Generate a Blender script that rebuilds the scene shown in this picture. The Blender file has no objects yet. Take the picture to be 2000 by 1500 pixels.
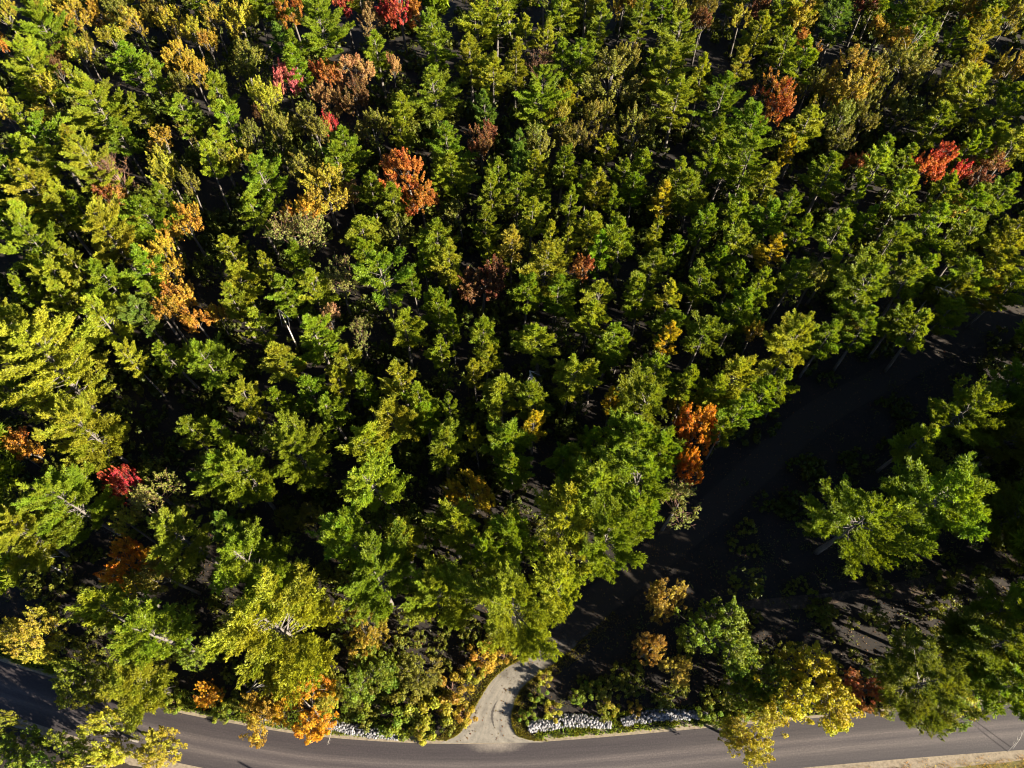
import bpy, math, random
import numpy as np
from mathutils import Vector

# ---------------------------------------------------------------- camera, sky, sun, exposure
scene = bpy.context.scene
COL = scene.collection
CAM_H, DEP = 110.0, math.radians(60)
cam_data = bpy.data.cameras.new("camera")
cam_data.sensor_width = 36.0
cam_data.lens = 25.0
cam_data.clip_start, cam_data.clip_end = 1.0, 6000.0
camera = bpy.data.objects.new("camera", cam_data)
camera.location = (0, 0, CAM_H)
camera.rotation_euler = (math.pi / 2 - DEP, 0, 0)
COL.objects.link(camera)
scene.camera = camera

SUN_EL = math.radians(20)
SUN_XY = Vector((0.92, -0.40)).normalized()
world = bpy.data.worlds.new("World")
scene.world = world
world.use_nodes = True
wn = world.node_tree.nodes
sky = wn.new("ShaderNodeTexSky")
sky.sky_type = 'NISHITA'
sky.sun_disc = False
sky.sun_elevation = SUN_EL
sky.sun_rotation = math.atan2(SUN_XY.x, SUN_XY.y)
sky.air_density, sky.dust_density = 0.4, 0.1
bg = wn["Background"]
bg.inputs["Strength"].default_value = 0.05
world.node_tree.links.new(sky.outputs["Color"], bg.inputs["Color"])

sun_data = bpy.data.lights.new("sun", 'SUN')
sun_data.energy = 5.0
sun_data.angle = math.radians(0.5)
sun_data.color = (1.0, 0.90, 0.74)
sun = bpy.data.objects.new("sun", sun_data)
ray = Vector((-SUN_XY.x * math.cos(SUN_EL), -SUN_XY.y * math.cos(SUN_EL), -math.sin(SUN_EL)))
sun.rotation_euler = ray.to_track_quat('-Z', 'Y').to_euler()
sun.location = (60, -40, 120)
COL.objects.link(sun)

scene.view_settings.view_transform = 'Standard'
scene.view_settings.look = 'None'
scene.view_settings.gamma = 1.0
scene.view_settings.exposure = 2.5
scene.view_settings.use_curve_mapping = False
scene.cycles.filter_width = 1.1
scene.cycles.max_bounces = 4
scene.cycles.diffuse_bounces = 1

rng = np.random.default_rng(11)
random.seed(5)
FPX = 1000 / 0.72


def at(px, py, z=0.0):
    """World point at height z seen at photograph pixel (px, py)."""
    dx, dy = (px - 1000) / FPX, (750 - py) / FPX
    a = math.pi / 2 - DEP
    d = Vector((dx, dy * math.cos(a) + math.sin(a), dy * math.sin(a) - math.cos(a)))
    t = (z - CAM_H) / d.z
    return Vector((d.x * t, d.y * t, z)), t          # t = depth along the optical axis


# ---------------------------------------------------------------- materials
def new_mat(name):
    m = bpy.data.materials.new(name)
    m.use_nodes = True
    nt = m.node_tree
    b = nt.nodes["Principled BSDF"]
    return m, nt, b


def N(nt, kind, **kw):
    n = nt.nodes.new(kind)
    for k, v in kw.items():
        setattr(n, k, v)
    return n


def ramp(nt, stops, fac):
    r = N(nt, "ShaderNodeValToRGB")
    e = r.color_ramp.elements
    while len(e) < len(stops):
        e.new(0.5)
    for i, (p, c) in enumerate(stops):
        e[i].position = p
        e[i].color = (*c, 1)
    nt.links.new(fac, r.inputs["Fac"])
    return r.outputs["Color"]


def noise(nt, scale, detail=3.0, rough=0.55, vec=None):
    n = N(nt, "ShaderNodeTexNoise")
    n.inputs["Scale"].default_value = scale
    n.inputs["Detail"].default_value = detail
    n.inputs["Roughness"].default_value = rough
    if vec is not None:
        nt.links.new(vec, n.inputs["Vector"])
    return n.outputs["Fac"]


def mixc(nt, fac, a, b, mode='MIX'):
    m = N(nt, "ShaderNodeMix", data_type='RGBA', blend_type=mode)
    for sock, v in ((m.inputs[0], fac), (m.inputs[6], a), (m.inputs[7], b)):
        if hasattr(v, "is_output"):
            nt.links.new(v, sock)
        elif isinstance(v, (int, float)):
            sock.default_value = v
        else:
            sock.default_value = (*v, 1)
    return m.outputs[2]


def foliage_mat(name, hue_span, val_span, rough):
    """Leaf colour = the tree's own colour, varied clump by clump (face attribute 'tint')."""
    m, nt, b = new_mat(name)
    info = N(nt, "ShaderNodeObjectInfo")
    tint = N(nt, "ShaderNodeAttribute", attribute_name="tint")
    hs = N(nt, "ShaderNodeHueSaturation")
    mr = N(nt, "ShaderNodeMapRange")
    mr.inputs["To Min"].default_value = 0.5 + hue_span
    mr.inputs["To Max"].default_value = 0.5 - hue_span
    nt.links.new(tint.outputs["Fac"], mr.inputs["Value"])
    tint2 = N(nt, "ShaderNodeAttribute", attribute_name="shade")
    mv = N(nt, "ShaderNodeMapRange")
    mv.inputs["To Min"].default_value = 1 - val_span
    mv.inputs["To Max"].default_value = 1 + val_span
    nt.links.new(tint2.outputs["Fac"], mv.inputs["Value"])
    nt.links.new(mr.outputs[0], hs.inputs["Hue"])
    nt.links.new(mv.outputs[0], hs.inputs["Value"])
    nt.links.new(info.outputs["Color"], hs.inputs["Color"])
    nt.links.new(hs.outputs["Color"], b.inputs["Base Color"])
    b.inputs["Roughness"].default_value = rough
    b.inputs["Specular IOR Level"].default_value = 0.15
    tr = N(nt, "ShaderNodeBsdfTranslucent")
    nt.links.new(mixc(nt, 1.0, hs.outputs["Color"], (1.0, 0.92, 0.45), 'MULTIPLY'), tr.inputs["Color"])
    ms = N(nt, "ShaderNodeAddShader")                  # a leaf passes about as much light as it reflects
    nt.links.new(b.outputs[0], ms.inputs[0])
    nt.links.new(tr.outputs[0], ms.inputs[1])
    nt.links.new(ms.outputs[0], nt.nodes["Material Output"].inputs["Surface"])
    return m


M_NEEDLE = foliage_mat("needle_foliage", 0.024, 0.50, 0.5)
M_LEAF = foliage_mat("leaf_foliage", 0.040, 0.48, 0.55)


def bark_mat(name, c0, c1):
    m, nt, b = new_mat(name)
    geo = N(nt, "ShaderNodeTexCoord")
    nt.links.new(ramp(nt, [(0.3, c0), (0.75, c1)], noise(nt, 5.0, 4, 0.6, geo.outputs["Object"])), b.inputs["Base Color"])
    b.inputs["Roughness"].default_value = 0.85
    return m


M_BARK = bark_mat("grey_bark", (0.055, 0.046, 0.038), (0.14, 0.12, 0.10))
M_DEAD = bark_mat("bleached_wood", (0.26, 0.235, 0.20), (0.42, 0.385, 0.335))
M_TWIG = bark_mat("brown_twigs", (0.10, 0.05, 0.03), (0.20, 0.11, 0.07))


# ---------------------------------------------------------------- mesh helper
class Mesh:
    """Collects triangles (arrays) and links them as ONE mesh."""
    def __init__(self):
        self.v, self.f, self.t, self.s, self.n = [], [], [], [], 0

    def add(self, verts, faces, tint=0.5, shade=0.5):
        verts = np.asarray(verts, np.float32).reshape(-1, 3)
        faces = np.asarray(faces, np.int32).reshape(-1, 3)
        self.v.append(verts)
        self.f.append(faces + self.n)
        k = len(faces)
        self.t.append(np.broadcast_to(np.asarray(tint, np.float32), (k,)))
        self.s.append(np.broadcast_to(np.asarray(shade, np.float32), (k,)))
        self.n += len(verts)

    def mesh(self, name, mat, smooth=False):
        v = np.concatenate(self.v)
        f = np.concatenate(self.f)
        me = bpy.data.meshes.new(name)
        me.vertices.add(len(v))
        me.vertices.foreach_set("co", v.ravel())
        me.loops.add(f.size)
        me.loops.foreach_set("vertex_index", f.ravel())
        me.polygons.add(len(f))
        me.polygons.foreach_set("loop_start", np.arange(0, f.size, 3, dtype=np.int32))
        if smooth:
            me.polygons.foreach_set("use_smooth", np.ones(len(f), bool))
        for nm, arr in (("tint", self.t), ("shade", self.s)):
            a = me.attributes.new(nm, 'FLOAT', 'FACE')
            a.data.foreach_set("value", np.concatenate(arr).astype(np.float32))
        me.update()
        me.validate()
        me.materials.append(mat)
        return me


def obj(name, me, parent=None):
    o = bpy.data.objects.new(name, me)
    COL.objects.link(o)
    if parent is not None:
        o.parent = parent
    return o


def tag(o, label=None, cat=None, group=None, kind=None):
    for k, v in (("label", label), ("category", cat), ("group", group), ("kind", kind)):
        if v:
            o[k] = v
    return o


def unit(v):
    return v / (np.linalg.norm(v, axis=-1, keepdims=True) + 1e-9)


def blades(m, base, direc, length, width, tint, shade):
    """Narrow leaf triangles: base points, directions, lengths and widths as arrays."""
    n = len(base)
    d = unit(direc)
    side = unit(np.cross(d, rng.normal(size=(n, 3))))
    w = (np.asarray(width) * np.ones(n))[:, None] * 0.5
    ln = (np.asarray(length) * np.ones(n))[:, None]
    a = base - side * w
    b = base + side * w
    c = base + d * ln
    v = np.stack([a, b, c], 1).reshape(-1, 3)
    m.add(v, np.arange(3 * n).reshape(n, 3), tint, shade)


def leaves(m, pos, normal, size, tint, shade, aspect=0.62):
    """Broad leaves: a folded diamond of two triangles each."""
    n = len(pos)
    nm = unit(normal)
    u = unit(np.cross(nm, rng.normal(size=(n, 3))))
    w = np.cross(nm, u)
    s = (np.asarray(size) * np.ones(n))[:, None]
    p0, p2 = pos - u * s * 0.5, pos + u * s * 0.5
    fold = nm * s * 0.12
    p1, p3 = pos + w * s * aspect * 0.5 + fold, pos - w * s * aspect * 0.5 + fold
    v = np.stack([p0, p1, p2, p3], 1).reshape(-1, 3)
    i = np.arange(n)[:, None] * 4
    f = np.concatenate([i + [0, 1, 2], i + [0, 2, 3]], 1).reshape(-1, 3)
    m.add(v, f, np.repeat(np.broadcast_to(tint, (n,)), 2), np.repeat(np.broadcast_to(shade, (n,)), 2))


def tube(m, pts, radii, sides=5):
    pts = np.asarray(pts, float)
    k = len(pts)
    rings = []
    for i in range(k):
        t = unit(pts[min(i + 1, k - 1)] - pts[max(i - 1, 0)])
        ref = np.array([0.31, 0.95, 0.05]) if abs(t[2]) > 0.7 else np.array([0.05, 0.1, 1.0])
        u = unit(np.cross(t, ref))
        w = np.cross(t, u)
        a = np.arange(sides) * 2 * math.pi / sides
        rings.append(pts[i] + radii[i] * (np.cos(a)[:, None] * u + np.sin(a)[:, None] * w))
    v = np.concatenate(rings)
    f = []
    for i in range(k - 1):
        for j in range(sides):
            a, b = i * sides + j, i * sides + (j + 1) % sides
            f += [(a, b, b + sides), (a, b + sides, a + sides)]
    f += [(0, j + 1, j) for j in range(1, sides - 1)]
    o = (k - 1) * sides
    f += [(o, o + j, o + j + 1) for j in range(1, sides - 1)]
    m.add(v, f)


# ---------------------------------------------------------------- tree prototypes
def pine_proto(R, L, H, dens=1.0, fan=False, bl=1.0, gap0=0.90):
    """A pine: straight trunk, whorls of up-curved boughs, each bough a ragged plume of needle tufts with gaps to the next."""
    crown, limbs, trunk = Mesh(), Mesh(), Mesh()
    zb = H - L
    kx = np.array([0, rng.uniform(-.3, .3), rng.uniform(-.6, .6)]) * R * 0.16
    ky = np.array([0, rng.uniform(-.3, .3), rng.uniform(-.6, .6)]) * R * 0.16
    ax = lambda z: np.array([np.interp(z, [0, zb, H], kx), np.interp(z, [0, zb, H], ky), z])
    r0 = 0.013 * H + 0.02 * R
    zs = np.linspace(-0.3, H - 0.4, 9)
    tube(trunk, [ax(z) for z in zs], np.linspace(r0, 0.05, 9), 7)
    z = H - 0.5
    gap = gap0 * (R / 2.6) ** 0.6
    lop, lop2 = rng.uniform(0, 6.28, 2)
    while z > zb:
        t = (H - z) / L
        prof = min(1.0, 0.10 + 1.45 * t ** 0.85) * (1.0 if t < 0.7 else 1.0 - 0.45 * (t - 0.7) / 0.3)
        nb = rng.integers(4, 6) if t > 0.1 else 3
        a0 = rng.uniform(0, 6.28)
        tier = rng.uniform(0.8, 1.15)
        for b in range(nb):
            az = a0 + b * 6.283 / nb + rng.normal(0, 0.3)
            if rng.random() < (0.16 if t > 0.2 else 0.05):
                continue
            ln = R * prof * tier * rng.uniform(0.62, 1.22) * (1 + 0.15 * math.cos(az - lop) + 0.10 * math.cos(2 * az - lop2))
            ln = max(ln, 0.55)
            el = np.interp(t, [0, 0.12, 0.4, 1.0], [1.25, 0.85, 0.35, -0.05]) + rng.normal(0, 0.12)
            o = ax(z + rng.normal(0, gap * 0.22))
            out = np.array([math.cos(az), math.sin(az), 0])
            lat = np.array([-math.sin(az), math.cos(az), 0])
            up = rng.uniform(0.15, 0.42)
            bough = lambda s: o + out * (ln * math.cos(el) * s)[:, None] + np.array([0, 0, 1.0]) * (ln * (math.sin(el) * s + up * s * s))[:, None]
            ss = np.linspace(0, 0.92, 4)
            tube(limbs, bough(ss), np.linspace(0.022 * ln ** 0.8 + 0.012, 0.012, 4), 3)
            tint_b, shade_b = rng.random(), rng.random()
            nsub = 1 + max(2, int(round(1.4 * ln)))
            for k in range(nsub):
                s0 = 0.86 if k == 0 else rng.uniform(0.34 if not fan else 0.5, 0.9)
                sd = 0 if k == 0 else (1 if k % 2 else -1)
                wl = ln * (0.48 if k == 0 else (0.24 + 0.26 * math.sin(math.pi * s0)) * rng.uniform(0.7, 1.2))
                wl = min(max(wl, 0.55), 2.2)
                p0 = bough(np.array([s0]))[0]
                tz = math.sin(el) + 2 * up * s0
                dr = unit(out * math.cos(el) * (1.0 if sd == 0 else 0.75) + lat * sd * rng.uniform(0.45, 0.95) + np.array([0, 0, tz * 0.8 + rng.uniform(0.0, 0.25)]))
                n = int(dens * (13 + 25 * wl))
                u = rng.random(n) ** 0.85
                core = p0 + dr * (wl * (u - 0.25))[:, None]
                rad = 0.13 + 0.08 * wl
                off = rng.normal(size=(n, 3)) * rad * (1.0 - 0.65 * u)[:, None] * np.array([1, 1, 0.6])
                bt = 3
                base = np.repeat(core + off, bt, 0)
                dd = dr * 0.95 + np.repeat(off / rad, bt, 0) * 0.45 + np.array([0, 0, 0.30]) + rng.normal(size=(n * bt, 3)) * 0.5
                tn = np.clip(tint_b * 0.6 + rng.random() * 0.3 + rng.random(n * bt) * 0.15, 0, 1)
                sh = np.clip(shade_b * 0.35 + rng.random() * 0.25 + rng.random(n * bt) * 0.4, 0, 1)
                blades(crown, base, dd, rng.uniform(0.26, 0.46, n * bt) * bl, rng.uniform(0.10, 0.17, n * bt) * bl, tn, sh)
        z -= gap * rng.uniform(0.75, 1.3)
    for k in range(7):                                   # dead stubs under the crown
        zz = rng.uniform(0.45 * zb, zb)
        az = rng.uniform(0, 6.28)
        o = ax(zz)
        e = o + np.array([math.cos(az), math.sin(az), rng.uniform(-.2, .2)]) * rng.uniform(0.5, 1.0) * R * 0.5
        tube(limbs, [o, (o + e) / 2 + [0, 0, -.1], e], [0.035, 0.022, 0.01], 3)
    return trunk.mesh("pine_trunk", M_BARK, True), limbs.mesh("pine_limbs", M_BARK), crown.mesh("pine_crown", M_NEEDLE)


def broadleaf_proto(R, L, H, nshoot, per=46, leaf=0.30, slim=1.0, twigs=0, low=0.0, fill=0.7):
    """A broadleaf crown: forking limbs that end in upright shoots of leaves with gaps between them."""
    crown, limbs, trunk = Mesh(), Mesh(), Mesh()
    zb = H - L
    fork = zb + 0.25 * L
    bend = rng.normal(0, 0.06 * R, 2)
    r0 = 0.011 * H + 0.03 * R
    tube(trunk, [(0, 0, -0.3), (bend[0] * .5, bend[1] * .5, fork * .5), (bend[0], bend[1], fork), (bend[0] * 1.2, bend[1] * 1.2, fork + .35 * L)],
         [r0, r0 * .8, r0 * .6, r0 * .22], 7)
    top = np.array([bend[0], bend[1], fork])
    cz = zb + 0.42 * L
    lobes = []
    for k in range(max(5, int(3 + R * 2.2))):
        a = rng.uniform(0, 6.28)
        e = math.asin(rng.uniform(-0.25 - low, 0.98))
        lobes.append((np.array([math.cos(a) * math.cos(e) * R * .62, math.sin(a) * math.cos(e) * R * .62, math.sin(e) * L * .36]),
                      rng.uniform(0.34, 0.52), rng.random(), rng.random()))
    for lb, sz, tb, sb in lobes:
        c = np.array([top[0], top[1], cz]) + lb
        mid = (top + c) / 2 + np.array([0, 0, 0.12 * L]) * rng.uniform(-.5, .6)
        tube(limbs, [top + [0, 0, -.05 * L], mid, c], [r0 * .42, r0 * .24, r0 * .10], 4)
        ns = max(3, int(nshoot / len(lobes) * rng.uniform(0.7, 1.3)))
        for k in range(ns):
            d = unit(rng.normal(size=3) + np.array([0, 0, 0.35]) + lb / R * 0.5)
            p = c + d * np.array([R, R, L * .55]) * sz * rng.uniform(0.55, 1.0)
            axis = unit(np.array([0, 0, 1.0]) + np.array([d[0], d[1], 0]) * 0.38 + rng.normal(size=3) * 0.15)
            ln = rng.uniform(0.9, 1.9) * slim
            rad = rng.uniform(0.30, 0.52) / math.sqrt(slim)
            n = int(per * ln * rng.uniform(.6, 1.2) * fill)
            u = rng.random(n)
            off = rng.normal(size=(n, 3))
            off -= axis * (off @ axis)[:, None]
            off = unit(off) * (rad * np.sqrt(rng.random(n)) * (1.15 - 0.85 * u))[:, None]
            pos = p + axis * (ln * (u - 0.25))[:, None] + off
            nr = off / rad * 0.9 + rng.normal(size=(n, 3)) * 0.55 + np.array([0, 0, 0.45])
            tn = np.clip(tb * .5 + rng.random() * .3 + rng.random(n) * .2, 0, 1)
            sh = np.clip(sb * .3 + rng.random() * .3 + rng.random(n) * .4, 0, 1)
            leaves(crown, pos, nr, rng.uniform(.75, 1.25, n) * leaf, tn, sh)
            q = c + (p - c) * 0.35
            tube(limbs, [q, p, p + axis * ln * .6], [0.035, 0.025, 0.008], 3)
            for j in range(twigs):
                s = p + axis * ln * rng.uniform(-.3, .4)
                e = s + unit(axis + rng.normal(size=3) * .45) * rng.uniform(.7, 1.6)
                tube(limbs, [s, e], [0.028, 0.010], 3)
    return trunk.mesh("broadleaf_trunk", M_BARK, True), limbs.mesh("broadleaf_limbs", M_TWIG if twigs else M_BARK), crown.mesh("broadleaf_crown", M_LEAF)


def shrub_proto(R, H, n_clump, leaf=0.17, n=115):
    crown, stems = Mesh(), Mesh()
    for k in range(n_clump):
        a, e = rng.uniform(0, 6.28), math.asin(rng.uniform(0.0, 1.0))
        rr = rng.uniform(.55, 1.0)
        p = np.array([math.cos(a) * math.cos(e) * R, math.sin(a) * math.cos(e) * R, 0.12 * H + math.sin(e) * H * .8]) * rr
        d = unit(rng.normal(size=(n, 3)))
        pos = p + d * (rng.random(n)[:, None] ** .5) * np.array([.55, .55, .45]) * R * .42
        leaves(crown, pos, d * .8 + rng.normal(size=(n, 3)) * .5 + [0, 0, .5], rng.uniform(.7, 1.3, n) * leaf,
               np.clip(rng.random() * .7 + rng.random(n) * .3, 0, 1), np.clip(rng.random() * .5 + rng.random(n) * .5, 0, 1))
        b = np.array([rng.normal(0, .1), rng.normal(0, .1), -.05])
        tube(stems, [b, (b + p) / 2 + [0, 0, .1 * H], p], [.03, .02, .008], 3)
    return stems.mesh("shrub_stems", M_TWIG), crown.mesh("shrub_crown", M_LEAF)


PINES = {
    'S': (2.9, [pine_proto(2.9, rng.uniform(9.5, 12.0), 20.0) for _ in range(8)]),
    'M': (4.1, [pine_proto(4.1, rng.uniform(12.0, 14.5), 22.0, 1.0, False, 0.95, 0.75) for _ in range(7)]),
    'L': (6.0, [pine_proto(6.0, rng.uniform(15, 18), 24.0, 1.2, False, 0.84, 0.60) for _ in range(4)]),
    'F': (4.8, [pine_proto(4.8, 11.0, 22.0, 1.0, True)]),
    'mass': (4.0, [pine_proto(4.0, 16.0, 22.0, 0.15, False, 2.9, 1.0) for _ in range(4)]),
}
BROAD = {
    'S': (2.6, [broadleaf_proto(2.6, rng.uniform(7.5, 9.0), 16.0, 66, slim=1.25) for _ in range(7)]),
    'M': (3.9, [broadleaf_proto(3.9, rng.uniform(9.0, 10.5), 17.0, 130, slim=1.25) for _ in range(6)]),
    'sparse': (4.0, [broadleaf_proto(4.0, 8.5, 16.0, 110, per=26, leaf=.27, twigs=1) for _ in range(3)]),
    'bare': (3.2, [broadleaf_proto(3.2, 8.0, 16.0, 80, per=9, leaf=.24, slim=1.5, twigs=4) for _ in range(2)]),
    'round': (4.6, [broadleaf_proto(4.6, 10.0, 13.0, 240, per=70, leaf=.26, slim=.9, low=.35) for _ in range(4)]),
}
MASS_SHRUBS = [shrub_proto(1.6, 1.9, 12, 0.44, 14) for _ in range(4)]
NEAR_SHRUBS = [shrub_proto(1.6, 1.9, 16, 0.27, 36) for _ in range(4)]
MASS_TREES = [broadleaf_proto(3.0, 6.5, 9.0, 44, per=13, leaf=.52) for _ in range(4)]
SHRUBS = (1.6, [shrub_proto(1.6, 1.9, 17) for _ in range(5)])

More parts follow.
